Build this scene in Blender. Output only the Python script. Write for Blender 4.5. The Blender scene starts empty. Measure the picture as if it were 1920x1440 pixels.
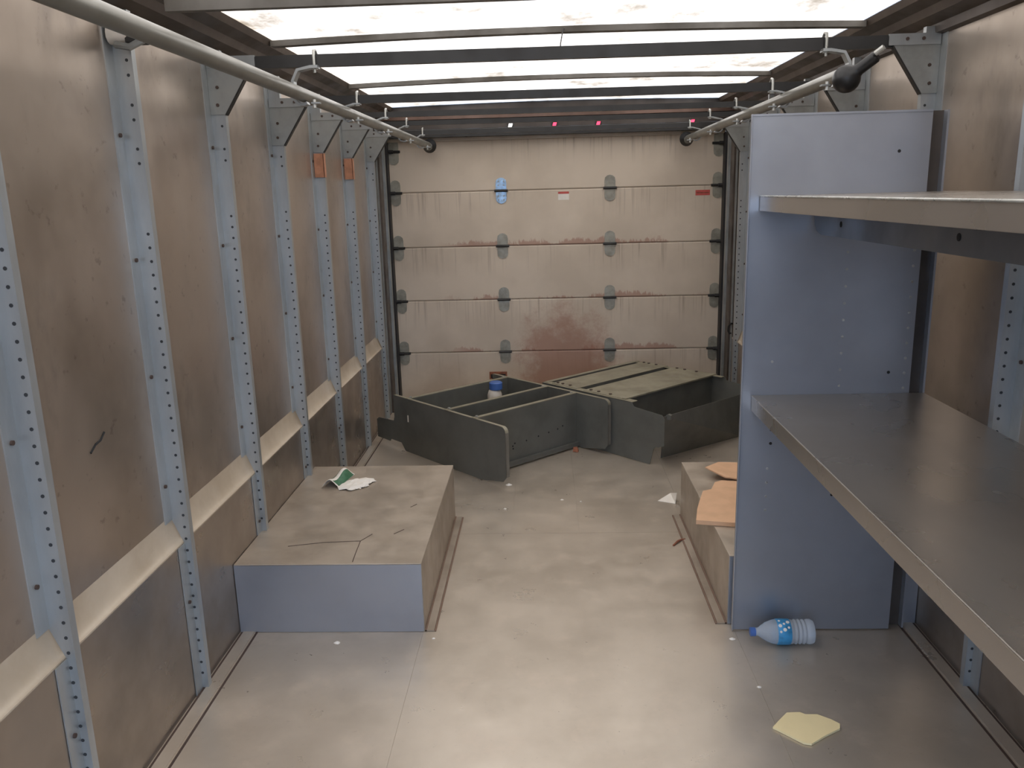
import bpy, math, random
from mathutils import Matrix, Vector

random.seed(7)
S = bpy.context.scene
COL = S.collection

# ------------------------------------------------------------------ camera
F_PX = 1535.92
cd = bpy.data.cameras.new('camera')
cd.sensor_fit = 'HORIZONTAL'; cd.sensor_width = 36.0
cd.lens = F_PX / 1920 * 36.0
cd.clip_start = 0.02; cd.clip_end = 500
cam = bpy.data.objects.new('camera', cd); COL.objects.link(cam)
def ray_c(px, py):
    v = Vector((px - 960.0, -(py - 720.0), -F_PX)); return v.normalized()
_Y = ray_c(1017, 360); _Z = -ray_c(1131, 7300)
_Z = (_Z - _Z.dot(_Y) * _Y).normalized(); _X = _Y.cross(_Z)
_R = Matrix((_X, _Y, _Z))
CAM_H = 1.45
cam.matrix_world = Matrix.Translation((0, 0, CAM_H)) @ _R.to_4x4()
S.camera = cam

# ------------------------------------------------------------------ light
W = bpy.data.worlds.new('world'); S.world = W; W.use_nodes = True
bg = W.node_tree.nodes['Background']
bg.inputs['Color'].default_value = (0.50, 0.68, 1.0, 1)
bg.inputs['Strength'].default_value = 2.7
sd = bpy.data.lights.new('sun', 'SUN'); sd.energy = 9.5; sd.angle = math.radians(3)
sd.color = (1.0, 0.84, 0.62)
sun = bpy.data.objects.new('sun', sd); COL.objects.link(sun)
sun.rotation_euler = (math.radians(-28), math.radians(10), 0)   # high, from behind the roll-up door
S.view_settings.view_transform = 'Standard'; S.view_settings.look = 'None'
S.view_settings.exposure = 0.80; S.view_settings.gamma = 1.0
S.view_settings.use_curve_mapping = False

# ------------------------------------------------------------------ mesh helpers
class MB:
    def __init__(s): s.v = []; s.f = []
    def add(s, vs, fs):
        n = len(s.v); s.v += [tuple(p) for p in vs]; s.f += [tuple(i + n for i in f) for f in fs]; return s
    def box(s, x0, x1, y0, y1, z0, z1):
        if x0 > x1: x0, x1 = x1, x0
        if y0 > y1: y0, y1 = y1, y0
        if z0 > z1: z0, z1 = z1, z0
        vs = [(x, y, z) for z in (z0, z1) for y in (y0, y1) for x in (x0, x1)]
        return s.add(vs, [(0, 2, 3, 1), (4, 5, 7, 6), (0, 1, 5, 4), (2, 6, 7, 3), (0, 4, 6, 2), (1, 3, 7, 5)])
    def slab(s, poly, off):
        """poly: list of 3-D points (planar), off: thickness vector"""
        n = len(poly); off = Vector(off)
        a = [Vector(p) for p in poly]; b = [p + off for p in a]
        nrm = (a[1] - a[0]).cross(a[2] - a[1])
        fs = [tuple(range(n)), tuple(reversed(range(n, 2 * n)))] + [(i, i + n, (i + 1) % n + n, (i + 1) % n) for i in range(n)]
        return s.add(a + b, fs)
    def tube(s, path, r, n=12, cap=True):
        P = [Vector(p) for p in path]; rs = r if isinstance(r, (list, tuple)) else [r] * len(P)
        rings = []; up = None
        for i, p in enumerate(P):
            t = (P[min(i + 1, len(P) - 1)] - P[max(i - 1, 0)]).normalized()
            if up is None: up = Vector((0, 0, 1)) if abs(t.z) < .9 else Vector((1, 0, 0))
            a = t.cross(up).normalized(); b = a.cross(t).normalized(); up = b
            rings.append([p + rs[i] * (math.cos(2 * math.pi * k / n) * a + math.sin(2 * math.pi * k / n) * b) for k in range(n)])
        vs = [q for ring in rings for q in ring]; fs = []
        for i in range(len(P) - 1):
            for k in range(n):
                fs.append((i * n + k, i * n + (k + 1) % n, (i + 1) * n + (k + 1) % n, (i + 1) * n + k))
        if cap:
            fs.append(tuple(reversed(range(n)))); fs.append(tuple(range(len(vs) - n, len(vs))))
        return s.add(vs, fs)
    def strap(s, path, width_vec, thick):
        """flat bar following path; width_vec = full width vector (perpendicular to the path plane)"""
        P = [Vector(p) for p in path]; w = Vector(width_vec) / 2; n = len(P); vs = []
        for i, p in enumerate(P):
            t = (P[min(i + 1, n - 1)] - P[max(i - 1, 0)]).normalized()
            o = t.cross(w).normalized() * thick / 2
            vs += [p - w - o, p + w - o, p + w + o, p - w + o]
        fs = [(3, 2, 1, 0), tuple(range(4 * n - 4, 4 * n))]
        for i in range(n - 1):
            for k in range(4):
                fs.append((i * 4 + k, i * 4 + (k + 1) % 4, i * 4 + 4 + (k + 1) % 4, i * 4 + 4 + k))
        return s.add(vs, fs)
    def disc(s, c, nrm, r, h=.001, n=8):
        c = Vector(c); nrm = Vector(nrm).normalized()
        return s.tube([c - nrm * h, c + nrm * h], r, n)
    def grid(s, fn, nu, nv):
        vs = [fn(i / nu, j / nv) for j in range(nv + 1) for i in range(nu + 1)]
        fs = [(j * (nu + 1) + i, j * (nu + 1) + i + 1, (j + 1) * (nu + 1) + i + 1, (j + 1) * (nu + 1) + i) for j in range(nv) for i in range(nu)]
        return s.add(vs, fs)
    def build(s, name, m, parent=None, smooth=False, bevel=0, solid=0, world=True, stuff=False):
        me = bpy.data.meshes.new(name); me.from_pydata(s.v, [], s.f); me.update()
        import bmesh
        bm = bmesh.new(); bm.from_mesh(me); bmesh.ops.recalc_face_normals(bm, faces=bm.faces); bm.to_mesh(me); bm.free()
        if m: me.materials.append(m)
        o = bpy.data.objects.new(name, me); COL.objects.link(o)
        if stuff: o['kind'] = 'stuff'
        if smooth:
            for p in me.polygons: p.use_smooth = True
            try: me.set_sharp_from_angle(angle=math.radians(35))
            except Exception: pass
        if solid:
            md = o.modifiers.new('thickness', 'SOLIDIFY'); md.thickness = solid; md.offset = 0
        if bevel:
            md = o.modifiers.new('edge', 'BEVEL'); md.width = bevel; md.segments = 2; md.limit_method = 'ANGLE'
        if parent:
            o.parent = parent
            if world: o.matrix_parent_inverse = BASE[parent.name].inverted() if parent.name in BASE else Matrix()
        BASE[o.name] = BASE[parent.name].copy() @ o.matrix_parent_inverse if parent and parent.name in BASE else Matrix()
        return o
BASE = {}

def thing(name, label, cat, loc=(0, 0, 0), group=None):
    o = bpy.data.objects.new(name, None); COL.objects.link(o)
    o.empty_display_size = .05; o.location = loc
    o['label'] = label; o['category'] = cat
    if group: o['group'] = group
    BASE[o.name] = Matrix.Translation(loc)
    return o
def tag(o, label, cat, group=None):
    o['label'] = label; o['category'] = cat
    if group: o['group'] = group
    return o
def struct(o, label=None):
    o['kind'] = 'structure'
    if label: o['label'] = label
    return o
def tree_copy(src, loc, label, group=None):
    r = src.copy(); COL.objects.link(r); r.location = loc; r['label'] = label
    if group: r['group'] = group
    BASE[r.name] = Matrix.Translation(loc)
    for ch in list(src.children):
        c = ch.copy(); COL.objects.link(c); c.parent = r
        for g in list(ch.children):
            d = g.copy(); COL.objects.link(d); d.parent = c
    return r

# ------------------------------------------------------------------ materials
def srgb(r, g, b):
    f = lambda c: (c / 255 / 12.92) if c / 255 <= .04045 else ((c / 255 + .055) / 1.055) ** 2.4
    return (f(r), f(g), f(b), 1)
class NT:
    def __init__(s, name):
        s.m = bpy.data.materials.new(name); s.m.use_nodes = True
        s.t = s.m.node_tree; s.b = s.t.nodes['Principled BSDF']; s.out = s.t.nodes['Material Output']
        s.co = s.n('ShaderNodeTexCoord').outputs['Object']
    def n(s, k): return s.t.nodes.new(k)
    def l(s, a, b): s.t.links.new(a, b)
    def val(s, sock, v):
        if isinstance(v, (int, float)): sock.default_value = v
        else: s.l(v, sock)
    def math(s, op, a, b=0.0, c=None, clamp=False):
        x = s.n('ShaderNodeMath'); x.operation = op; x.use_clamp = clamp
        s.val(x.inputs[0], a); s.val(x.inputs[1], b)
        if c is not None: s.val(x.inputs[2], c)
        return x.outputs[0]
    def noise(s, scale, detail=4, rough=.55, vec=None, stretch=(1, 1, 1)):
        mp = s.n('ShaderNodeMapping'); s.l(vec or s.co, mp.inputs['Vector']); mp.inputs['Scale'].default_value = stretch
        x = s.n('ShaderNodeTexNoise'); x.inputs['Scale'].default_value = scale; x.inputs['Detail'].default_value = detail
        x.inputs['Roughness'].default_value = rough; s.l(mp.outputs[0], x.inputs['Vector']); return x.outputs['Fac']
    def ramp(s, fac, lo, hi, a=0.0, b=1.0):
        x = s.n('ShaderNodeMapRange'); x.clamp = True; x.interpolation_type = 'SMOOTHSTEP'
        s.l(fac, x.inputs[0])
        for i, v in zip((1, 2, 3, 4), (lo, hi, a, b)): x.inputs[i].default_value = v
        return x.outputs[0]
    def mix(s, fac, a, b):
        x = s.n('ShaderNodeMix'); x.data_type = 'RGBA'
        s.val(x.inputs['Factor'], fac)
        for sock, v in ((x.inputs[6], a), (x.inputs[7], b)):
            if isinstance(v, tuple): sock.default_value = v
            else: s.l(v, sock)
        return x.outputs[2]
    def xyz(s):
        x = s.n('ShaderNodeSeparateXYZ'); s.l(s.co, x.inputs[0]); return x.outputs
    def bump(s, h, strength=.2, dist=.002):
        x = s.n('ShaderNodeBump'); x.inputs['Strength'].default_value = strength; x.inputs['Distance'].default_value = dist
        s.l(h, x.inputs['Height']); s.l(x.outputs[0], s.b.inputs['Normal'])
def metal(name, col, rough=.45, met=.0, col2=None, scale=6, lo=.35, hi=.7, stretch=(1, 1, 1), bump=.15, rvar=.12, spec=.5):
    t = NT(name); c2 = col2 or tuple(x * .72 for x in col[:3]) + (1,)
    nf = t.noise(scale, 5, .6, stretch=stretch)
    t.l(t.mix(t.ramp(nf, lo, hi), col, c2), t.b.inputs['Base Color'])
    t.b.inputs['Metallic'].default_value = met
    t.b.inputs['Specular IOR Level'].default_value = spec
    t.l(t.ramp(t.noise(scale * 2.3, 3), .3, .75, rough - rvar, rough + rvar), t.b.inputs['Roughness'])
    if bump: t.bump(t.noise(scale * 9, 3), bump, .001)
    return t.m

def wall_material():
    t = NT('stained_aluminium_sheet')
    big = t.noise(1.3, 5, .6); med = t.noise(4.5, 5, .6, stretch=(1, 1, .5)); sm = t.noise(28, 4, .6)
    c = t.mix(t.ramp(big, .38, .66), srgb(186, 173, 160), srgb(160, 147, 134))
    c = t.mix(t.math('MULTIPLY', t.ramp(med, .55, .75), .45), c, srgb(118, 112, 107))
    c = t.mix(t.math('MULTIPLY', t.ramp(sm, .62, .74), .35), c, srgb(96, 84, 74))
    t.l(c, t.b.inputs['Base Color']); t.b.inputs['Metallic'].default_value = .82
    t.l(t.ramp(med, .3, .7, .3, .44), t.b.inputs['Roughness'])
    t.bump(t.noise(3, 3), .25, .006)
    return t.m
def floor_material():
    t = NT('worn_grey_floor_sheet')
    big = t.noise(1.6, 5, .62); med = t.noise(7, 5, .65); sm = t.noise(45, 4, .7)
    c = t.mix(t.ramp(big, .35, .68), srgb(200, 188, 172), srgb(180, 168, 152))
    c = t.mix(t.math('MULTIPLY', t.ramp(med, .5, .72), .4), c, srgb(210, 195, 178))
    c = t.mix(t.math('MULTIPLY', t.ramp(sm, .60, .78), .25), c, srgb(120, 110, 102))
    t.l(c, t.b.inputs['Base Color']); t.b.inputs['Metallic'].default_value = .5
    t.l(t.ramp(med, .3, .7, .27, .4), t.b.inputs['Roughness'])
    t.bump(t.noise(22, 4), .12, .002)
    return t.m
def door_material():
    t = NT('rust_stained_door_panel'); X, Y, Z = t.xyz()
    base = t.mix(t.ramp(t.noise(2.2, 4), .35, .7), srgb(208, 193, 174), srgb(192, 177, 158))
    # streaks running down from each seam
    f = t.math('FRACT', t.math('DIVIDE', t.math('ADD', Z, .002), .3664))
    drip = t.noise(1.0, 4, .6, stretch=(46, 1, 1.4))
    dm = t.math('MULTIPLY', t.ramp(f, .35, .98), t.ramp(drip, .5, .72))
    dm = t.math('MULTIPLY', dm, t.ramp(t.noise(1.5, 3), .35, .6))
    c = t.mix(t.math('MULTIPLY', dm, .5), base, srgb(112, 92, 76))
    # rust smeared above the lower seams
    edge = t.noise(24, 5, .75, stretch=(1.6, 1, .5))
    lim = t.math('MULTIPLY', t.ramp(t.noise(2.6, 3), .36, .6), .13)
    sm = t.ramp(t.math('SUBTRACT', t.math('ADD', lim, t.math('MULTIPLY', t.math('SUBTRACT', edge, .5), .34)), f), 0, .05)
    sm = t.math('MULTIPLY', sm, t.ramp(Z, 1.2, 1.3, 1, 0)); sm = t.math('MULTIPLY', sm, t.ramp(X, -.75, -.5)); sm = t.math('MULTIPLY', sm, t.ramp(X, .85, 1.1, 1, .25))
    c = t.mix(t.math('MULTIPLY', sm, .6), c, srgb(150, 98, 80))
    # the big rusty patch low in the middle
    dx = t.math('DIVIDE', t.math('SUBTRACT', X, .14), .36); dz = t.math('DIVIDE', t.math('SUBTRACT', Z, .2), .5)
    r = t.math('SQRT', t.math('ADD', t.math('MULTIPLY', dx, dx), t.math('MULTIPLY', dz, dz)))
    r = t.math('ADD', r, t.math('MULTIPLY', t.math('SUBTRACT', t.noise(6, 6, .75), .5), 1.3))
    c = t.mix(t.math('MULTIPLY', t.ramp(r, .5, 1.15, 1, 0), .72), c, srgb(148, 98, 76))
    low = t.math('MULTIPLY', t.ramp(Z, .1, .75, 1, 0), t.ramp(t.noise(3, 4), .4, .68))
    c = t.mix(t.math('MULTIPLY', low, .22), c, srgb(126, 96, 76))
    t.l(c, t.b.inputs['Base Color']); t.b.inputs['Roughness'].default_value = .55
    t.bump(t.noise(14, 3), .1, .002)
    return t.m
def roof_material():
    t = NT('translucent_fibreglass_roof')
    st = t.noise(3.2, 6, .68, stretch=(1.3, .7, 1)); fine = t.noise(26, 4, .7)
    c = t.mix(t.ramp(st, .36, .74), (.43, .41, .38, 1), (.10, .085, .065, 1))
    c = t.mix(t.math('MULTIPLY', t.ramp(fine, .55, .8), .35), c, (.30, .26, .21, 1))
    tr = t.n('ShaderNodeBsdfTranslucent'); t.l(c, tr.inputs['Color'])
    t.l(c, t.b.inputs['Base Color']); t.b.inputs['Roughness'].default_value = .5
    mx = t.n('ShaderNodeMixShader'); mx.inputs[0].default_value = .78
    t.l(t.b.outputs[0], mx.inputs[1]); t.l(tr.outputs[0], mx.inputs[2]); t.l(mx.outputs[0], t.out.inputs['Surface'])
    return t.m
def emit(name, col, e):
    t = NT(name); t.b.inputs['Base Color'].default_value = col
    t.b.inputs['Emission Color'].default_value = col; t.b.inputs['Emission Strength'].default_value = e
    return t.m
def plain(name, col, rough=.6, var=.85, scale=20, met=0.0, trans=0.0):
    t = NT(name); c2 = tuple(x * var for x in col[:3]) + (1,)
    t.l(t.mix(t.ramp(t.noise(scale, 3), .35, .7), col, c2), t.b.inputs['Base Color'])
    t.b.inputs['Roughness'].default_value = rough; t.b.inputs['Metallic'].default_value = met
    t.b.inputs['Transmission Weight'].default_value = trans
    return t.m

M_WALL = wall_material(); M_FLOOR = floor_material(); M_DOOR = door_material(); M_ROOF = roof_material()
M_KICK = metal('scuffed_kick_panel', srgb(162, 150, 138), .38, .75, srgb(138, 127, 116), 2.5, bump=0)
M_LEDGE = metal('dusty_cream_ledge', srgb(198, 184, 164), .5, .1, srgb(180, 164, 142), 5)
M_POST = metal('galvanised_post', srgb(174, 177, 177), .38, .55, srgb(152, 155, 155), 7, stretch=(1, 1, .3), bump=0, rvar=.05)
M_GUS = metal('galvanised_gusset', srgb(158, 160, 157), .42, .45, srgb(138, 140, 137), 8, bump=0, rvar=.05)
M_PIPE = metal('galvanised_pipe', srgb(134, 132, 124), .38, .5, srgb(120, 118, 110), 5, bump=0, rvar=.05)
M_ZINC = metal('zinc_hardware', srgb(196, 196, 190), .35, .5, srgb(160, 160, 154), 12)
M_DARK = metal('dark_painted_bow', srgb(38, 37, 36), .5, 0, srgb(30, 28, 27), 6)
M_RIB = metal('grey_roof_rib', srgb(104, 100, 94), .5, .1, srgb(84, 79, 72), 6)
M_RAIL = metal('brown_grey_roof_rail', srgb(100, 89, 80), .42, .3, srgb(70, 61, 54), 3, stretch=(1, .3, 1))
M_BOXTOP = metal('dusty_wheel_box_sheet', srgb(184, 171, 155), .44, .5, srgb(162, 149, 133), 4, bump=.2)
M_RACK = metal('grey_rack_steel', srgb(166, 170, 178), .36, .65, srgb(150, 154, 162), 2, lo=.3, hi=.8, bump=.0, rvar=.05)
M_SHELF = metal('bare_shelf_steel', srgb(176, 169, 160), .3, .75, srgb(156, 148, 139), 2, lo=.3, hi=.8, stretch=(1, .3, 1), bump=0, rvar=.05)
M_OLIVE = metal('dark_olive_paint', srgb(102, 102, 96), .42, .1, srgb(90, 90, 84), 5, bump=.06)
M_OLIVE2 = metal('pale_olive_paint', srgb(150, 144, 124), .5, .1, srgb(128, 122, 104), 6)  # paler olive for the top lips and flat boards
M_OLIVE3 = metal('mid_olive_edge', srgb(124, 119, 109), .45, .1, srgb(108, 104, 95), 6)  # olive between the faces and the top lips, for upright lips
M_STIFF = metal('shaded_stiffener_steel', srgb(112, 115, 121), .4, .5, srgb(98, 101, 107), 3, bump=0)  # shade under the shelf put into the stiffener's colour
M_RUST = metal('rust', srgb(150, 92, 66), .75, 0, srgb(110, 66, 48), 30)
M_BOLT = plain('dull_brown_bolt', srgb(74, 58, 50), .6)
M_PUNCH = plain('punched_hole_grey', (.035, .037, .040, 1), .7)
M_SOIL = plain('brown_grime', srgb(124, 100, 84), .8)
M_HOLE = plain('hole_dark', (.012, .012, .012, 1), .8)
M_RUBBER = plain('black_rubber', (.012, .012, .013, 1), .38)
M_SEAL = plain('black_seal', (.02, .018, .018, 1), .6)
M_HINGE = metal('hinge_zinc', srgb(158, 154, 140), .45, .3, srgb(134, 130, 118), 18)
M_HINGE_GLINT = metal('hinge_blue_glint', srgb(160, 184, 204), .3, .5, srgb(126, 146, 164), 18)  # bluish light reflection put into the colour of one hinge
M_HEAD = metal('dark_header', srgb(78, 70, 64), .45, .1, srgb(58, 51, 47), 4)
M_HEADR = metal('reddish_header', srgb(116, 90, 78), .5, .1, srgb(90, 70, 60), 4)
M_CARD = plain('cardboard', srgb(214, 172, 136), .85, .9, 14)
M_CARDE = plain('cardboard_edge', srgb(170, 124, 90), .9)
M_FOAM = plain('cream_foam', srgb(240, 222, 172), .8, .94, 9)
M_PAPER = plain('white_paper', srgb(232, 226, 216), .85, .93)
M_ORANGE = plain('orange_wood_tag', srgb(190, 134, 104), .8, .72, 30)
M_BLUE = plain('blue_plastic', srgb(70, 104, 168), .4)
M_LBLUE = plain('label_blue', srgb(64, 150, 200), .45, .6, 38)
M_GREEN = plain('packet_green', srgb(60, 110, 78), .5, .7, 60)
M_RED = plain('red_print', srgb(190, 82, 74), .6, .85, 60)
M_CREAM = plain('cream_plastic', srgb(212, 204, 192), .5)
M_GROUND = plain('asphalt', (.12, .12, .12, 1), .9)
M_BASE = plain('floor_underlay', srgb(112, 102, 92), .9)

# ------------------------------------------------------------------ dimensions (metres)
CX = 0.085                       # the van's centre line
WL, WR = -1.092, 1.262           # upper wall faces
KL, KR = -1.064, 1.234           # kick panel faces
Y0, YD = -0.35, 5.65             # open cab end, roll-up door
ZR = 2.006                       # roof at its edges
POST_Y = [1.58, 2.19, 2.80, 3.41, 4.02, 4.63, 5.24]
LEDGE_Z0, LEDGE_Z1 = .478, .548

# ------------------------------------------------------------------ structure
struct(MB().box(-60, 60, -60, 60, -.85, -.80).build('ground', M_GROUND), 'grey asphalt ground outside under the van')
floor = struct(MB().box(WL - .05, WR + .05, Y0, 5.75, -.06, -.002).build('floor', M_FLOOR), 'worn grey sheet floor of the cargo van')
g = .0006
ys = 3.335
sheets = [(WL, -.43, Y0, ys), (-.43, .62, Y0, ys), (.62, WR, Y0, ys),
          (WL, -.16, ys, YD), (-.16, .137, ys, YD), (.137, .62, ys, YD), (.62, WR, ys, YD)]
for x0, x1, y0, y1 in sheets:
    MB().box(x0 + g, x1 - g, y0 + g, y1 - g, -.002, 0).build('floor_sheet', M_FLOOR, floor)

def wall(name, xw, xk, s, label):
    """s=+1: inside is towards +x"""
    w = struct(MB().box(xw - s * .03, xw, Y0, 5.75, -.06, 1.97).build(name, M_WALL), label)
    k = MB().box(xw, xk, Y0, 5.60, 0, LEDGE_Z0).build('kick_panel', M_KICK, w)
    dk = abs(xk - xw); cove = [(xw + s * dk * (1 - math.sin(math.radians(a))), LEDGE_Z0 + .004 + (LEDGE_Z1 - LEDGE_Z0 + .012) * (1 - math.cos(math.radians(a)))) for a in range(0, 91, 10)]
    l = MB().slab([(xw, Y0, LEDGE_Z0), (xk, Y0, LEDGE_Z0)] + [(x, Y0, z) for x, z in cove], (0, 5.60 - Y0, 0))
    l.build('ledge', M_LEDGE, w, smooth=True)['label'] = 'cream dusty sloping ledge above kick panel'
    return w
wl = wall('wall_left', WL, KL, 1, 'stained aluminium side wall opposite the shelving')
wr = wall('wall_right', WR, KR, -1, 'stained aluminium side wall behind the shelving')
# a scribble and smudges scratched on the left wall
m = MB()
for a, b in [((1.835, .868), (1.86, .882)), ((1.86, .882), (1.885, .886)), ((1.885, .886), (1.905, .9))]:
    m.tube([(WL + .0008, a[0], a[1]), (WL + .0008, b[0], b[1])], .003, 5)
m.build('scratch_mark', M_HOLE, wl)

# bulkhead to the cab, behind the camera, with its open doorway
wf = MB().box(WL - .03, -.6, Y0 - .03, Y0, -.06, 2.04).box(.70, WR + .03, Y0 - .03, Y0, -.06, 2.04).box(-.6, .70, Y0 - .03, Y0, 1.93, 2.04)
struct(wf.build('wall_front', M_WALL), 'bulkhead with open doorway to the cab')

# translucent roof, slightly arched
XL, XR = -.985, 1.155
def roof_fn(u, v):
    x = XL + (XR - XL) * u; q = (2 * u - 1)
    return (x, Y0 + (5.60 - Y0) * v, ZR + .016 * (1 - q * q))
ceil_o = struct(MB().grid(roof_fn, 16, 20).build('ceiling', M_ROOF, smooth=True), 'stained translucent white roof sheet')

n_trim = [0]
def trim(mb, mat, label, **kw):
    n_trim[0] += 1
    return struct(mb.build('trim_%d' % n_trim[0], mat, **kw), label)
# roof side rails
for s, xw in ((1, WL), (-1, WR)):
    P = [(0, 1.90), (.022, 1.905), (.026, 1.93), (.07, 1.945), (.08, 1.968), (.118, 1.985), (.128, 2.006), (.128, 2.03), (-.03, 2.03), (-.03, 1.90)]
    m = MB().slab([(xw + s * a, Y0, z) for a, z in P], (0, 5.62 - Y0, 0))
    trim(m, M_RAIL, 'brown grey roof side rail above the %s' % ('wall opposite the shelving' if s == 1 else 'shelving'))
# rear header above the roll-up door, stepped
hd = trim(MB().box(WL, WR, 5.56, 5.75, 1.90, 2.07), M_HEAD, 'dark stepped header over the roll-up door')
MB().box(WL + .02, WR - .02, 5.53, 5.56, 1.925, 1.955).build('header_strip', M_HEADR, hd)
MB().box(WL + .02, WR - .02, 5.545, 5.60, 1.865, 1.90).build('header_strip', M_HEAD, hd)
MB().box(WL + .02, WR - .02, 5.535, 5.60, 1.845, 1.862).build('header_strip', M_RIB, hd)
MB().box(WL + .02, WR - .02, 5.545, 5.64, 1.815, 1.845).build('header_strip', M_DARK, hd)
MB().box(-1.03, 1.20, 5.625, 5.645, 1.795, 1.815).build('door_seal', M_LEDGE, hd)
# corner columns with the door tracks
for s, xw, xd in ((1, WL, -1.03), (-1, WR, 1.20)):
    c = trim(MB().box(xw, xd - s * .012, 5.40, 5.75, 0, 1.90), M_RAIL, 'grey corner column of the roll-up door beside the %s' % ('wall opposite the shelving' if s == 1 else 'shelving side wall'))
    MB().box(xd - s * .012, xd + s * .004, 5.50, 5.53, 0, 1.80).build('door_track', M_GUS, c)
    MB().box(xd - s * .012, xd + s * .008, 5.57, 5.64, 0, 1.80).build('rubber_seal', M_SEAL, c)
    MB().box(xd - s * .034, xd - s * .024, 5.385, 5.40, 0, 1.78).build('track_rib', M_GUS, c)
    if s == -1:
        MB().tube([(1.236, 5.384, .575), (1.222, 5.376, .578), (1.208, 5.376, .56), (1.206, 5.376, .53), (1.216, 5.376, .51), (1.226, 5.378, .515)], .006, 8).build('tie_hook', M_HOLE, c, smooth=True)
# floor angle strips at the foot of the walls
for s, xk in ((1, KL), (-1, KR)):
    t_ = trim(MB().box(xk + s * .012, xk + s * .05, Y0, 5.38, 0, .004), M_FLOOR, 'flat metal floor strip along the %s' % ('wall opposite the shelving' if s == 1 else 'shelving side wall'))
    for a in (.004, .056):
        MB().box(xk + s * a, xk + s * (a + .006), Y0, 5.38, 0, .0022).build('dark_seam', M_BOLT, t_)

# ------------------------------------------------------------------ roll-up door
SEAM = [0.0, .366, .733, 1.099, 1.466, 1.805]
d = struct(MB().box(-1.035, 1.205, YD + .012, YD + .035, 0, 1.83).build('door_1', M_DOOR), 'closed roll-up door, cream panels with rust stains')
for z0, z1 in zip(SEAM, SEAM[1:]):
    z0 += .003; z1 -= .003
    prof = [(YD + .012, z0), (YD + .003, z0), (YD, z0 + .005), (YD, z1 - .005), (YD + .003, z1), (YD + .012, z1)]
    MB().slab([(-1.03, y, z) for y, z in prof], (2.23, 0, 0)).build('door_panel', M_DOOR, d)
def hinge(x, z, mat, roller=0):
    w, h = (.036, .085) if not roller else (.034, .085)
    pts = []
    for k in range(16):
        a = 2 * math.pi * k / 16
        pts.append((x + max(-w, min(w, w * 1.25 * math.cos(a))), YD, z + h * (abs(math.sin(a)) ** .6) * (1 if math.sin(a) > 0 else -1)))
    hb = MB().slab(pts, (0, -.005, 0)).build('hinge', mat, d)
    MB().tube([(x - .045, YD - .010, z), (x + .045, YD - .010, z)], .0085, 8).build('knuckle', M_DARK, hb)
    m = MB()
    for dz in (-.06, -.035, .035, .06):
        for dx in (-.018, .018): m.disc((x + dx, YD - .006, z + dz), (0, 1, 0), .005, .002, 6)
    m.build('bolt_heads', M_HINGE, hb, stuff=True)
    if roller:
        MB().tube([(x - .0 * roller, YD - .018, z), (x + .045 * roller, YD - .018, z)], .012, 10).build('roller', M_SEAL, hb)
for i, z in enumerate(SEAM[1:5]):
    hinge(-.281 + .004, z, M_HINGE_GLINT if i == 3 else M_HINGE)
    hinge(.451, z, M_HINGE)
    hinge(-.99, z, M_HINGE, -1); hinge(1.165, z, M_HINGE, 1)
for x in (-.99, 1.165):
    hinge(x, 1.735, M_HINGE, 1 if x > 0 else -1)
# door handle pocket and stickers
m = MB().box(-.395, -.27, YD - .006, YD, .17, .222); h_ = m.build('latch_pocket', M_RUST, d); h_['label'] = 'dark rusty latch pocket'
MB().box(-.385, -.28, YD - .009, YD - .006, .178, .205).build('latch_recess', M_HOLE, h_)
st = MB().box(.105, .178, YD - .0015, YD, 1.395, 1.448).build('warning_sticker', M_PAPER, d); st['label'] = 'white sticker with a red header bar'
MB().box(.105, .178, YD - .0025, YD - .0015, 1.435, 1.449).build('red_bar', M_RED, st)
st = MB().box(1.02, 1.115, YD - .0015, YD, 1.402, 1.437).build('warning_sticker', M_RED, d); st['label'] = 'small red sticker'
MB().box(1.025, 1.11, YD - .0025, YD - .0015, 1.417, 1.422).build('faded_print', M_RUST, st)

# marker lamps on the header
for x, z, mm, lab in [(-.2, 1.876, emit('lamp_hole_white', (1, .98, .95, 1), 4), 'glowing white hole of a missing lamp among the red lamps over the roll-up door'),  # daylight through an empty lamp hole, put in as a glowing lens
                      (.086, 1.875, emit('lamp_red', (1, .05, .12, 1), 1.2), 'small red lamp next to the white one on the header'),
                      (.368, 1.873, None, 'small red lamp second from the white one on the header'),
                      (.97, 1.868, None, 'small red lamp near the bulb ended rail on the header')]:
    if mm is None: mm = bpy.data.materials['lamp_red']
    t = thing('marker_lamp', lab, 'lamp', (x, 5.545, z), 'marker lamps on the rear header')
    MB().box(x - .022, x + .022, 5.541, 5.545, z - .014, z + .014).build('housing', M_DARK, t)
    MB().slab([(x - .014, 5.541, z - .010), (x + .008, 5.541, z - .010), (x + .014, 5.541, z + .010), (x - .008, 5.541, z + .010)], (0, -.005, 0)).build('lens', mm, t)

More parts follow.
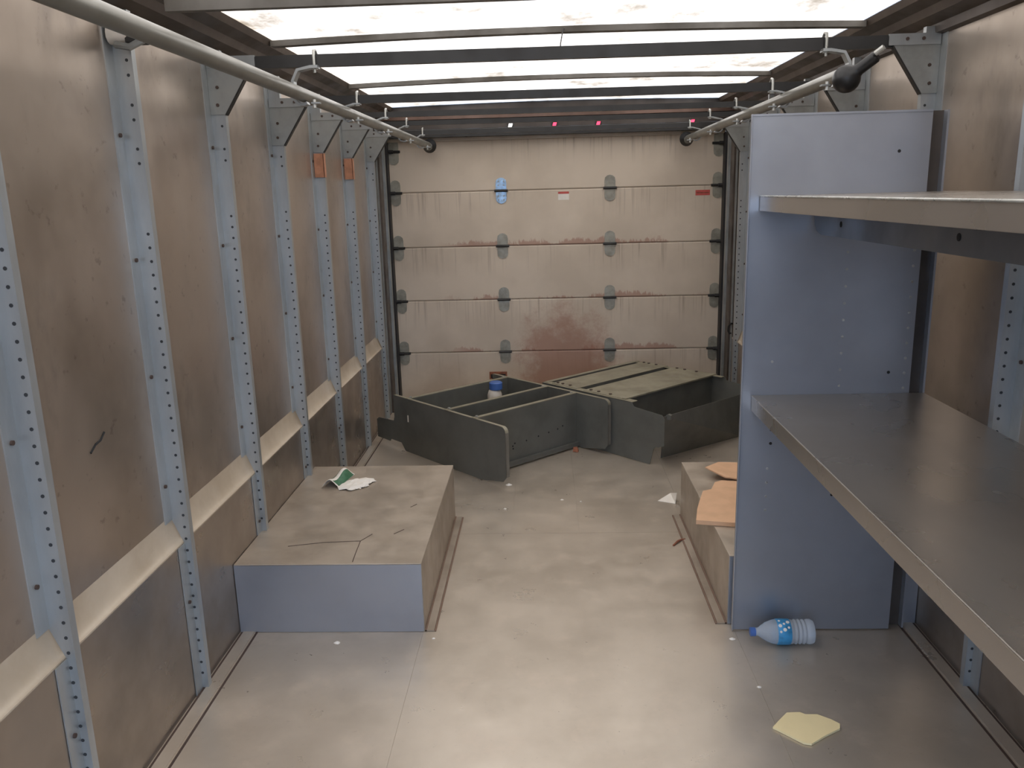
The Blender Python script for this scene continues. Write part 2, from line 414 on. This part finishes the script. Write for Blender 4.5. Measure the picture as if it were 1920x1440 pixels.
# ------------------------------------------------------------------ wall posts
def post_parts(t, s, z0, z1, gus, wide_base=True):
    """local mesh, origin at the wall plane; s=+1 inside towards +x. gus: z of gusset foot or None"""
    kk = abs(KL - WL) + .001
    A = lambda a: s * a
    web = MB()
    zs = LEDGE_Z1 + .004
    prof = [(kk, z0), (.05, z0), (.05, z1), (0, z1), (0, zs), (kk, LEDGE_Z0)]
    web.slab([(A(a), 0, z) for a, z in prof], (0, .003, 0))
    web.box(A(.047), A(.05), .003, .022, z0, z1)                      # inner lip
    web.box(A(0.0), A(.0035), -.044, 0, zs, z1)                       # flange on the wall
    if z0 < .45: web.box(A(kk), A(kk + .003), -.044, 0, z0, LEDGE_Z0)
    web.build('channel', M_POST, t, world=False)
    m = MB(); z = z0 + .05; top = (gus or z1) - .03
    while z < top:
        if not (1.40 < z < 1.53 or (z > 1.53 and int(z / .036) % 3 == 0)): m.disc((A(.036), 0, z), (0, 1, 0), .0042, .0008, 8)
        z += .0365
    m.build('punched_holes', M_PUNCH, t, world=False, stuff=True)
    m = MB()
    for z in (.30, .98, 1.30, .66, 1.62):
        if z < z0 + .03: continue
        a0 = .0035 if z > zs else kk + .003
        m.tube([(A(a0), -.022, z), (A(a0 + .005), -.022, z)], .0055, 8)
    m.build('bolts', M_BOLT, t, world=False, stuff=True)
    if gus:
        b = gus
        gp = [(.004, b), (.052, b), (.157, b + .158), (.168, b + .18), (.004, b + .18)]
        gm = MB().slab([(A(a), -.0045, z) for a, z in gp], (0, .004, 0))
        go = gm.build('gusset', M_GUS, t, world=False)
        MB().slab([(A(.052), -.0055, b), (A(.157), -.0055, b + .158), (A(.1605), -.0055, b + .155), (A(.0555), -.0055, b - .003)], (0, .02, 0)).build('folded_edge', M_DARK, go, world=False)
        MB().box(A(.006), A(.166), -.0085, -.0045, b + .146, b + .18).build('bow_strap', M_POST, go, world=False)
        m = MB()
        for a, z in ((.06, b + .164), (.11, b + .164), (.03, b + .03), (.034, b + .085)): m.disc((A(a), -.0085 if z > b + .14 else -.0045, z), (0, 1, 0), .0055, .003, 7)
        m.build('bolt_heads', M_BOLT, go, world=False, stuff=True)
OTH = 'on the wall opposite the shelving'
nth = {6: 'nearest', 5: 'second', 4: 'third', 3: 'fourth', 2: 'fifth', 1: 'sixth', 0: 'seventh'}
def label_post(i, side):
    o = 'nearest the roll-up door' if i == 6 else nth[i] + ' from the roll-up door'
    return 'galvanised post %s, %s' % (OTH if side == 'L' else 'on the shelving side wall', o)
BOXZ = .252
def gus_z(i): return 1.725 if i == 2 else 1.66
protos = {}
posts = {}
for side, s, xw, ids in (('L', 1, WL, range(7)), ('R', -1, WR, range(1, 7))):
    for i in ids:
        z0 = BOXZ if i in (2, 3) else .003
        gz = None if i in (0, 1) else gus_z(i)
        key = (side, z0, gz)
        grp = 'galvanised wall posts'
        if key in protos:
            t = tree_copy(protos[key], (xw, POST_Y[i], 0), label_post(i, side), grp)
        else:
            t = thing('wall_post', label_post(i, side), 'post', (xw, POST_Y[i], 0), grp)
            post_parts(t, s, z0, 1.925, gz); protos[key] = t
        posts[(side, i)] = t
# orange tags on two posts of the left wall
for i in (4, 5):
    y = POST_Y[i]; t = posts[('L', i)]
    q = MB().box(WL + .006, WL + .053, y - .012, y - .001, 1.545, 1.655)
    q.box(WL + .050, WL + .054, y - .012, y + .02, 1.545, 1.655)
    q.build('orange_tag', M_ORANGE, t)['label'] = 'orange brown wooden tag'
# little printed notice on the wall past the second tagged post
nt = MB().box(WL, WL + .002, 4.76, 4.86, 1.60, 1.70).build('wall_notice', M_CREAM, wl); nt['label'] = 'small notice with red brown lines'
m = MB()
for k in range(4): m.box(WL + .002, WL + .0026, 4.775, 4.845, 1.615 + .022 * k, 1.624 + .022 * k)
m.build('printed_lines', M_RUST, nt, stuff=True)
# fitting on the sixth post: white roller, clamp and strap
t = posts[('L', 1)]
fb = MB().tube([(WL + .012, 2.17, 1.865), (WL + .062, 2.17, 1.862)], [.026, .022], 14)
fb.build('white_roller', M_CREAM, t, smooth=True)
MB().box(WL + .055, WL + .105, 2.150, 2.19, 1.838, 1.872).build('clamp_block', M_DARK, t, bevel=.005)
MB().tube([(WL + .03, 2.155, 1.836), (WL + .07, 2.145, 1.828), (WL + .105, 2.15, 1.845)], .009, 8).build('clamp_bolt', M_GUS, t, smooth=True)
MB().strap([(WL + .10, 2.15, 1.862), (WL + .15, 2.152, 1.852), (WL + .175, 2.153, 1.842)], (0, .02, 0), .004).build('strap', M_ZINC, t)

# ------------------------------------------------------------------ roof bows and ribs
BOWZ = {1: (1.917, 1.957), 2: (1.865, 1.903), 3: (1.812, 1.844), 4: (1.811, 1.836), 5: (1.819, 1.844), 6: (1.812, 1.838)}
for i in range(1, 7):
    y = POST_Y[i]; z0, z1 = BOWZ[i]
    xa, xb = (WL + .15, WR - .15)
    lab = 'dark roof bow spanning the van, ' + ('nearest the roll-up door' if i == 6 else nth[i] + ' from the roll-up door')
    t = thing('roof_bow', lab, 'roof bow', (CX, y, z0), 'dark roof bows')
    MB().box(xa, xb, y + .0, y + .004, z0, z1).build('web', M_RIB if i == 1 else M_DARK, t)  # sixth bow is lit brighter; that light is put into its grey
    m = MB().box(xa, xb, y + .004, y + .024, z0, z0 + .004); m.build('lower_flange', M_RIB, t)
    MB().box(xa, xb, y + .004, y + .03, z1 - .004, z1).build('upper_flange', M_DARK, t)
for y, lab in ((3.10, 'thin grey arched rib under the translucent roof, above the wheel boxes'),
               (4.32, 'thin grey arched rib under the translucent roof, beyond the wheel boxes'),
               ):
    m = MB(); N = 20
    for k in range(N):
        pts = []
        for u in (k / N, (k + 1) / N):
            q = 2 * u - 1; x = XL + .02 + (XR - XL - .04) * u; z = ZR + .016 * (1 - q * q) - .004
            pts.append((x, z))
        m.slab([(pts[0][0], y, pts[0][1] - .02), (pts[1][0], y, pts[1][1] - .02), (pts[1][0], y, pts[1][1]), (pts[0][0], y, pts[0][1])], (0, .04, 0))
    tag(m.build('roof_rib', M_RIB), lab, 'roof rib', 'thin roof ribs')
tag(MB().tube([(.085, 3.1, 2.008), (.078, 3.06, 1.985), (.070, 2.98, 1.94), (.066, 2.85, 1.903), (.066, 2.815, 1.904)], .0022, 6).build('loose_wire', M_SEAL), 'thin dark wire hanging loose from the roof rib', 'wire')

# ------------------------------------------------------------------ hanging rails (pipes) with hangers
def lerp(a, b, t): return [p + (q - p) * t for p, q in zip(a, b)]
PL0, PL1 = (-.778, 2.6, 1.779), (-.735, 5.52, 1.762)
PR0, PR1 = (.947, 2.70, 1.785), (.938, 5.52, 1.760)
def on(P0, P1, y):
    return lerp(P0, P1, (y - P0[1]) / (P1[1] - P0[1]))
pr = .0215
t = thing('hanging_rail', 'galvanised pipe rail hung along the wall opposite the shelving', 'rail', on(PL0, PL1, .9))
MB().tube([on(PL0, PL1, .9), PL1], pr, 20).build('pipe', M_PIPE, t, smooth=True)
def cup(t, P, s):
    MB().tube([(P[0], P[1] - .012, P[2]), (P[0] + s * .004, P[1] + .02, P[2])], [.028, .046], 18).build('rubber_cup', M_RUBBER, t, smooth=True)
    MB().tube([(P[0], P[1] - .02, P[2] - .006), (P[0], P[1] - .013, P[2] - .006)], [.020, .027], 16).build('end_ferrule', M_PIPE, t, smooth=True)
cup(t, PL1, 1)
t = thing('hanging_rail', 'galvanised pipe rail ending in a black rubber bulb above shelving', 'rail', PR0)
MB().tube([PR0, PR1], pr, 20).build('pipe', M_PIPE, t, smooth=True)
cup(t, PR1, -1)
b0, b1 = Vector((.925, 2.66, 1.760)), Vector((.985, 2.60, 1.812))
dv = (b1 - b0)
prof = [(-.412, .004), (-.39, .014), (-.33, .025), (-.25, .033), (-.13, .0395), (.0, .0415), (.13, .0395), (.25, .033), (.32, .026), (.37, .020), (.45, .0175), (1.0, .017), (1.06, .012)]
MB().tube([b0 + dv * a for a, r in prof], [r for a, r in prof], 20).build('rubber_bulb', M_RUBBER, t, smooth=True)['label'] = 'black pear shaped rubber bulb'
MB().tube([b0 + dv * 1.02 + Vector((-.008, -.014, .006)), b0 + dv * 1.3 + Vector((-.008, -.014, .006))], .008, 10).build('bulb_bolt', M_ZINC, t, smooth=True)

def hanger(i, side):
    y = POST_Y[i]; z0, z1 = BOWZ[i]; s = -1 if side == 'L' else 1
    P = on(PL0, PL1, y) if side == 'L' else on(PR0, PR1, y)
    ex = -.731 if side == 'L' else .902
    lab = 'zinc hook holding the %s, on the bow %s' % ('rail opposite the shelving' if side == 'L' else 'bulb ended rail', 'nearest the roll-up door' if i == 6 else nth[i] + ' from the roll-up door')
    t = thing('rail_hanger', lab, 'hook', (ex, y, z0), 'zinc rail hangers')
    MB().tube([(ex, y + .03, z1 + .002), (ex, y + .012, z1 + .014), (ex, y - .006, z1 + .010), (ex, y - .009, z1 - .005), (ex, y - .009, z0 - (.02 if i == 2 else .008))], .0048, 8).build('hook_bolt', M_ZINC, t, smooth=True)
    m = MB().tube([(ex, y - .009, z0 - .010), (ex, y - .009, z0 - .003)], .011, 6)
    m.build('nut', M_ZINC, t)
    px, pz = P[0], P[2]; k = pr + .0055; top = z0 - .003
    yo = y - .009
    path = [(ex - s * .014, yo, top), (ex + s * .010, yo, top)]
    path += [(px + s * (k * .35), yo, top - .10 * (top - pz)), (px + s * k, yo, top - .5 * (top - pz)), (px + s * k, yo, pz)] if i == 2 else [(px + s * (k * .8), yo, top - .012), (px + s * k, yo, pz + .01), (px + s * k, yo, pz - .005)]
    for a in range(0, 150, 25):
        an = math.radians(a); path.append((px + s * k * math.cos(an), yo, pz - k * math.sin(an) - .004))
    MB().strap(path, (0, .034, 0), .009 if i == 2 else .006).build('strap', M_POST, t)
    MB().box(px - s * .028, px - s * .055, yo - .012, yo + .012, pz - k - .002, pz - k + .003).build('strap_foot', M_POST, t)
    MB().tube([(px - s * .035, yo, pz - k - .014), (px - s * .035, yo, pz - k + .012)], .006, 8).build('clamp_bolt', M_ZINC, t)
for i in range(2, 7):
    hanger(i, 'L'); hanger(i, 'R')

# ------------------------------------------------------------------ wheel boxes
def wheel_box(x0, x1, y0, y1, s, label):
    """x0: wall side, x1: aisle side, s=+1 aisle towards +x"""
    t = thing('wheel_box', label, 'wheel box', ((x0 + x1) / 2, (y0 + y1) / 2, 0), 'sheet metal wheel boxes')
    h = BOXZ
    xk = x0
    MB().box(xk, x1, y0, y1, h - .004, h).build('top_plate', M_BOXTOP, t, bevel=.0015)
    MB().box(xk, x1 - s * .002, y0, y0 + .004, .001, h - .004).build('front_plate', M_RACK, t)
    MB().box(xk, x1 - s * .002, y1 - .004, y1, .001, h - .004).build('rear_plate', M_BOXTOP, t)
    MB().box(x1 - s * .004, x1, y0 + .004, y1 - .004, .001, h - .004).build('side_plate', M_BOXTOP, t)
    MB().box(x1, x1 + s * .032, y0 + .002, y1 - .01, .001, .005).build('floor_flange', M_BOXTOP, t)
    for a in (.0005, .0325):
        MB().box(x1 + s * a, x1 + s * (a + .006), y0 + .002, y1 - .01, .0005, .0065 if a < .01 else .003).build('rusty_edge', M_SOIL, t)
    return t
wb = wheel_box(KL + .002, -.425, 2.515, 3.53, 1, 'grey sheet metal wheel box with a crumpled tissue on top')
wb2 = wheel_box(KR - .002, .604, 2.556, 3.53, -1, 'grey sheet metal wheel box under the cardboard, behind the shelving panel')
# scratches and drips on the left box top
m = MB()
for path in ([(-.66, 2.53), (-.665, 2.60), (-.67, 2.70), (-.64, 2.76)], [(-.67, 2.70), (-.80, 2.69), (-.92, 2.66)], [(-.56, 2.76), (-.53, 2.80)], [(-.54, 3.02), (-.52, 3.05)]):
    m.tube([(x, y, BOXZ + .0005) for x, y in path], .0014, 5)
m.build('scratch_marks', M_BOLT, wb, stuff=True)

# ------------------------------------------------------------------ shelving on the right
PY = 2.516
rk = thing('shelving_unit', 'grey steel shelving with two long shelves and tall end panel', 'shelving', (.9, 1.4, 0))
ep = MB().box(.612, 1.128, PY, PY + .002, .004, 1.652).build('end_panel', M_RACK, rk)
MB().box(1.126, 1.128, PY + .002, PY + .032, .004, 1.652).box(1.128, 1.172, PY + .030, PY + .032, .004, 1.652).build('edge_channel', M_HEAD, ep)  # recessed channel, its shade put into the dark colour
MB().box(.609, .613, PY - .010, PY + .003, .004, 1.653).build('front_flange', M_RACK, ep, bevel=.0015)
MB().box(1.172, 1.178, PY + .006, PY + .032, .004, 1.652).build('rear_flange', M_RACK, ep)
MB().box(.612, 1.126, PY - .003, PY + .008, 1.648, 1.654).build('top_flange', M_RACK, ep)
m = MB()
for x, zs in ((.703, [.43 + .047 * k for k in range(4)]), (.912, [.84 + .0515 * k for k in range(9)]), (1.108, [.83 + .047 * k for k in range(10)]), (.703, [.92])):
    for z in zs: m.disc((x, PY, z), (0, 1, 0), .0042, .0015, 7)
m.build('rivets', M_ZINC, ep, stuff=True)
m = MB()
for x, z in ((.71, .70), (.71, .655), (.905, .52), (.912, .48), (1.06, .88), (1.04, 1.54)): m.disc((x, PY, z), (0, 1, 0), .005, .001, 7)
m.build('bolt_holes', M_HOLE, ep, stuff=True)
YS = .15
def shelf(zt, lip, back):
    m = MB()
    m.box(.643, back, YS, PY - .002, zt - .002, zt)
    m.box(.643, .6455, YS, PY - .006, zt - lip, zt - .002)
    m.box(.6455, .668, YS, PY - .006, zt - lip, zt - lip + .002)
    m.box(back - .003, back, YS, PY - .012, zt - .03, zt - .002)
    return m.build('shelf', M_SHELF, rk, bevel=.0012)
s1 = shelf(1.423, .044, 1.172); s2 = shelf(.814, .048, 1.172)
MB().box(.640, .646, YS, PY - .012, 1.4195, 1.4245).build('rolled_edge', M_ZINC, s1, bevel=.002)
MB().box(.640, .646, YS, PY - .012, .8105, .8155).build('rolled_edge', M_SHELF, s2, bevel=.002)
# deep stiffener under the upper shelf
pts = [(.80, PY - .02, 1.42), (.80, PY - .02, 1.36), (.80, PY - .028, 1.335), (.80, PY - .05, 1.318), (.80, PY - .09, 1.310), (.80, YS, 1.310), (.80, YS, 1.42)]
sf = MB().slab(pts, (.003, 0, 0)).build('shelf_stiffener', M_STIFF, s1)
for y in (2.27, 1.63): MB().disc((.80, y, 1.345), (1, 0, 0), .008, .001, 10).build('bolt_hole', M_HOLE, sf)
# angle foot behind the lower shelf and near end panel out of view
MB().box(.612, 1.178, YS - .004, YS - .002, .004, 1.652).build('end_panel', M_RACK, rk)

# ------------------------------------------------------------------ two dark steel shelf units lying on the floor
def local_unit(O, ang):
    u = Vector((math.cos(ang), math.sin(ang), 0)); v = Vector((math.sin(ang), -math.cos(ang), 0)); O = Vector(O)
    return lambda a, b, c: O + u * a + v * b + Vector((0, 0, c)), u, v
def ubox(m, L, a0, a1, b0, b1, c0, c1):
    vs = [L(a, b, c) for c in (c0, c1) for b in (b0, b1) for a in (a0, a1)]
    return m.add(vs, [(0, 2, 3, 1), (4, 5, 7, 6), (0, 1, 5, 4), (2, 6, 7, 3), (0, 4, 6, 2), (1, 3, 7, 5)])
def arc(b, c, r, a0, a1, n=5):
    return [(b + r * math.cos(math.radians(a0 + (a1 - a0) * k / n)), c + r * math.sin(math.radians(a0 + (a1 - a0) * k / n))) for k in range(n + 1)]
# unit 1
L, u, v = local_unit((-.888, 4.602, 0), math.radians(43.5))
H1 = .322
t = thing('shelf_unit', 'dark olive steel shelf unit lying open, with a blue capped bottle inside', 'shelf unit', (-.3, 4.55, 0))
side = [(-.195, .03), (-.06, .03), (-.05, .045), (.06, .045), (.075, .03), (.10, .003), (.80, .003), (.97, .034), (.995, .062)]
side += arc(.965, H1 - .03, .03, 0, 90) + [(0, H1), (0, .19), (-.01, .165), (-.17, .155), (-.195, .14)]
for a, nm in ((0, 'end_plate'), (.755, 'end_plate')):
    m = MB().slab([L(a, b, c) for b, c in side], u * .003)
    e = m.build(nm, M_OLIVE, t)
    m = MB(); ubox(m, L, a, a + .022, .992, .995, .062, H1 - .03); m.build('front_lip', M_OLIVE3, e)
    m = MB()
    ubox(m, L, a, a + .022, 0, .965, H1 - .003, H1)
    m.strap([L(a + .011, b, c) for b, c in arc(.965, H1 - .03, .0285, 0, 90, 6)], u * .022, .003)
    m.build('folded_lip', M_OLIVE2, e, bevel=.001)
    m = MB(); ubox(m, L, a - .0006, a, .137, .147, .185, .225); m.build('keyhole', M_PAPER, e)
for b, z0 in ((.148, .012), (.512, .012), (.748, .012)):
    m = MB(); ubox(m, L, .004, .752, b, b + .003, z0, H1 - .002)
    o = m.build('shelf_board', M_OLIVE, t)
    m = MB(); ubox(m, L, .004, .752, b - .022, b + .003, H1 - .002, H1 + .002); m.build('board_lip', M_OLIVE2, o)
    m = MB(); ubox(m, L, .004, .752, b + .003, b + .026, z0, z0 + .022); m.build('lower_lip', M_OLIVE, o)
    for a in (.03, .727): MB().tube([L(a, b - .012, H1), L(a, b - .012, H1 + .008)], .008, 8).build('screw', M_ZINC, o)
    if b > .7:
        m = MB()
        for a, c in ((.14, .12), (.26, .115), (.262, .10), (.275, .128), (.36, .125), (.45, .13), (.53, .135), (.60, .14), (.64, .15)): m.disc(L(a, b + .003, c), v, .005, .001, 7)
        m.build('punched_holes', M_HOLE, o, stuff=True)
# unit 2
O2 = Vector((.552, 4.241, 0))
L, u, v = local_unit(O2, math.radians(43.5))
H2 = .326
t = thing('shelf_unit', 'dark olive steel shelf unit lying face down, two flat boards up', 'shelf unit', (.75, 4.75, 0))
side = [(-.80, .004), (.004, .002), (.03, .095), (.045, .108), (.06, .108), (.085, .118), (.10, .125), (.10, .27), (.085, .29), (-.095, .302), (-.11, .305), (-.125, H2), (-.83, H2), (-.83, .04)]
for a in (0, .86):
    e = MB().slab([L(a, b, c) for b, c in side], u * .003).build('end_plate', M_OLIVE, t)
    m = MB(); ubox(m, L, a, a + .05 if a == 0 else a - .03, -.83, -.125, H2 - .003, H2); m.build('folded_lip', M_OLIVE2, e)
for b0, b1 in ((-.83, -.80), (-.765, -.56), (-.505, -.205)):
    m = MB(); ubox(m, L, .02, .87, b0, b1, H2, H2 + .003); o = m.build('top_board', M_OLIVE2, t)
    m = MB(); ubox(m, L, .02, .87, b0, b0 + .002, H2 - .025, H2); ubox(m, L, .02, .87, b1 - .002, b1, H2 - .025, H2); m.build('board_lip', M_OLIVE, o)
    if b1 - b0 > .1:
        for a in (.045, .845):
            for f in (.12, .32, .62): MB().tube([L(a, b0 + f * (b1 - b0), H2 + .003), L(a, b0 + f * (b1 - b0), H2 + .008)], .009, 8).build('screw', M_BOLT, o)
m = MB(); ubox(m, L, .02, .87, -.212, -.185, H2 - .002, H2 + .006); m.build('raised_edge', M_OLIVE2, t)
m = MB(); ubox(m, L, .004, .858, -.215, -.212, .01, H2 - .003); m.build('shelf_board', M_OLIVE, t)
# sloping face on its aisle side
a0, a1 = L(.003, .095, .285), L(.86, .0, .235); c0, c1 = Vector((.63, 4.335, .004)), Vector((1.16, 4.73, .004))
m = MB().slab([a0, c0, c1, a1], u.cross(Vector((0, 0, 1))) * -.003); m.build('front_board', M_OLIVE, t)
m = MB().tube([L(.03, .10, .277), L(.05, .098, .277)], .016, 10); m.build('corner_boss', M_OLIVE, t)

# white bottle with a blue cap in the back compartment of unit 1
L, u, v = local_unit((-.888, 4.602, 0), math.radians(43.5))
bt = L(.545, .27, 0)
t = thing('cleaner_bottle', 'white plastic bottle with blue cap standing inside the open shelf unit', 'bottle', bt)
MB().tube([bt + Vector((0, 0, z)) for z in (.001, .006, .27, .295, .303)], [.040, .044, .044, .036, .03], 18).build('bottle_body', M_CREAM, t, smooth=True)
MB().tube([bt + Vector((.008, 0, z)) for z in (.301, .305, .343, .349)], [.034, .04, .04, .034], 18).build('cap', M_BLUE, t, smooth=True)

# ------------------------------------------------------------------ small things
# water bottle lying in front of the end panel
def lathe_x(x0, y, z, prof, n=24):
    m = MB(); m.tube([(x0 + a, y, z) for a, r in prof], [max(r, .0005) for a, r in prof], n); return m
by, bz = 2.435, .0415
t = thing('water_bottle', 'empty clear water bottle lying by the shelving end panel', 'bottle', (.75, by, 0))
tm = NT('clear_plastic'); tm.b.inputs['Base Color'].default_value = (.72, .77, .82, 1); tm.b.inputs['Transmission Weight'].default_value = .6
tm.b.inputs['Roughness'].default_value = .12; tm.b.inputs['IOR'].default_value = 1.2; tm.bump(tm.noise(60, 3), .5, .003)
prof = [(.012, .0125), (.026, .0135), (.032, .018), (.05, .030), (.07, .038), (.085, .0405)]
for k in range(9): prof += [(.130 + k * .0065, .0400 - (.003 if k % 2 else 0))]
prof += [(.192, .0405), (.200, .037), (.201, .012)]
MB_b = lathe_x(.650, by, bz, prof); MB_b.build('bottle_body', tm.m, t, smooth=True)
lathe_x(.650, by, bz, [(.082, .0405), (.083, .0412), (.124, .0412), (.125, .0405)]).build('label_band', M_LBLUE, t, smooth=True)
m = MB()
for k in range(7): m.disc((.650 + .090 + (k % 3) * .013, by - .0412 * math.cos(.5 + .16 * k), bz + .0412 * math.sin(.5 + .16 * k)), (0, -math.cos(.5 + .16 * k), math.sin(.5 + .16 * k)), .004 + .002 * (k % 2), .0008, 7)
m.build('label_print', M_PAPER, t, stuff=True)
lathe_x(.650, by, bz, [(0, .012), (.001, .0145), (.017, .0145), (.018, .012)]).build('cap', M_BLUE, t, smooth=True)

def sheet(name, pts, z, th, mat, label, cat, curl=0, edge=None):
    t = MB().slab([(x, y, z + curl * k) for k, (x, y) in enumerate(pts)], (0, 0, th)).build(name, mat)
    tag(t, label, cat); return t
sheet('foam_sheet', [(.607, 1.996), (.636, 2.03), (.663, 2.060), (.70, 2.062), (.712, 2.052), (.745, 2.052), (.775, 2.030), (.793, 2.010), (.786, 1.990), (.74, 1.962), (.69, 1.926), (.672, 1.930)], .001, .006, M_FOAM, 'torn cream foam sheet lying flat on the floor', 'foam sheet')
# cardboard pieces on the right wheel box
sheet('cardboard_piece', [(.541, 2.821), (.565, 2.93), (.585, 3.00), (.622, 3.12), (.66, 3.14), (.69, 3.22), (.72, 3.24), (.95, 3.20), (.92, 2.79), (.664, 2.795)], .2535, .016, M_CARD, 'large flat cardboard piece overhanging the wheel box edge', 'cardboard')
t = MB().slab([(.672, 3.335, .290), (.74, 3.26, .272), (.80, 3.235, .2705), (.98, 3.30, .2705), (.95, 3.42, .275), (.74, 3.40, .290)], (0, 0, .005)).build('cardboard_piece', M_CARD)
tag(t, 'small bent cardboard flap lying behind the large cardboard piece', 'cardboard')
# tissue and packet on the left wheel box
def crumple(x0, x1, y0, y1, z, h, seed, name, mat, label, cat, n=9, shape=None):
    rnd = random.Random(seed); hh = [[rnd.random() for i in range(n + 1)] for j in range(n + 1)]
    def fn(a, b):
        i, j = int(round(a * n)), int(round(b * n)); q = max(0, 1 - ((2 * a - 1) ** 2 + (2 * b - 1) ** 2) * .75)
        r = 1 - .28 * hh[j][i] if (i in (0, n) or j in (0, n)) else 1
        ca, cb = (2 * a - 1), (2 * b - 1)
        if abs(ca) > .7 and abs(cb) > .7: r *= .74
        return ((x0 + x1) / 2 + (x1 - x0) / 2 * ca * r + .35 * (y1 - y0) / 2 * cb * r, (y0 + y1) / 2 + (y1 - y0) / 2 * cb * r, z + .0015 + h * q * (.35 + .65 * hh[i][j]))
    o = MB().grid(fn, n, n).build(name, mat, solid=.0012)
    return tag(o, label, cat)
crumple(-.885, -.742, 3.205, 3.36, BOXZ + .0008, .018, 3, 'tissue', M_PAPER, 'crumpled white tissue lying on the wheel box top', 'tissue')
t = thing('snack_packet', 'small crumpled green and white packet beside the tissue', 'packet', (-.90, 3.31, BOXZ))
crv = lambda a, b: (-.955 + .075 * a + .03 * b, 3.245 + .165 * b, BOXZ + .003 + .026 * math.sin(math.pi * a) * (1 + .35 * math.sin(7 * b + 4 * a)))
MB().grid(crv, 10, 8).build('packet_body', M_PAPER, t, solid=.001)
MB().grid(lambda a, b: tuple(p + q for p, q in zip(crv(.62 + .38 * a, .05 + .9 * b), (.0, 0, .0016))), 5, 8).build('green_print', M_GREEN, t, solid=.0006)
MB().grid(lambda a, b: tuple(p + q for p, q in zip(crv(.05 + .2 * a, .35 + .6 * b), (.0, 0, .0016))), 4, 8).build('green_print', M_GREEN, t, solid=.0006)

# white folded paper corner at the foot of the right wheel box
t = MB().slab([(.525, 3.70, .001), (.602, 3.66, .001), (.608, 3.66, .055), (.600, 3.80, .002)], (.001, .0, .0015)).build('paper_scrap', M_PAPER)
tag(t, 'white triangular paper scrap on the floor near the wheel box', 'paper')
# brown twisted scrap by the right floor flange
t = MB().tube([(.520, 3.19, .004), (.545, 3.225, .007), (.562, 3.245, .004), (.580, 3.25, .005)], [.003, .005, .004, .003], 7).build('wood_splinter', M_RUST)
tag(t, 'rusty brown splinter lying beside the wheel box floor flange', 'splinter')
t = MB().slab([(.150, 4.475, .002), (.178, 4.46, .002), (.184, 4.485, .002), (.176, 4.50, .018), (.153, 4.50, .018)], (0, .004, .004)).build('rust_flake', M_RUST)
tag(t, 'rust orange flake on the floor where the shelf units meet', 'debris')
# pale crumbs on the floor
crumbs = [(-.195, 3.945, .02, 'pale chip at the corner of the open shelf unit'), (-.20, 3.62, .012, 'pale flake on the floor sheet near a dark seam'),
          (.07, 3.73, .010, 'tiny pale flake on the narrow middle floor sheet'), (.16, 3.705, .008, 'tiny pale speck on the middle floor seam'),
          (-.71, 2.445, .014, 'white chip on the floor before the wheel box front'), (.62, 2.19, .010, 'white chip on the floor near the foam sheet'),
          (.60, 2.46, .012, 'pale chip at the foot of the shelving end panel'), (-.39, 2.47, .008, 'pale chip at the wheel box corner flange')]
for x, y, r, lab in crumbs:
    rnd = random.Random(int(x * 1000)); pts = [(x + r * (.6 + .5 * rnd.random()) * math.cos(a), y + r * (.6 + .5 * rnd.random()) * math.sin(a) * .8, .0008) for a in [k * math.pi / 3 for k in range(6)]]
    m = MB(); n = len(pts); m.add(pts + [(x, y, .0008 + r * .45)] , [tuple(range(n))] + [(k, (k + 1) % n, n) for k in range(n)])
    tag(m.build('floor_chip', M_PAPER), lab, 'chip', 'pale chips on the floor')
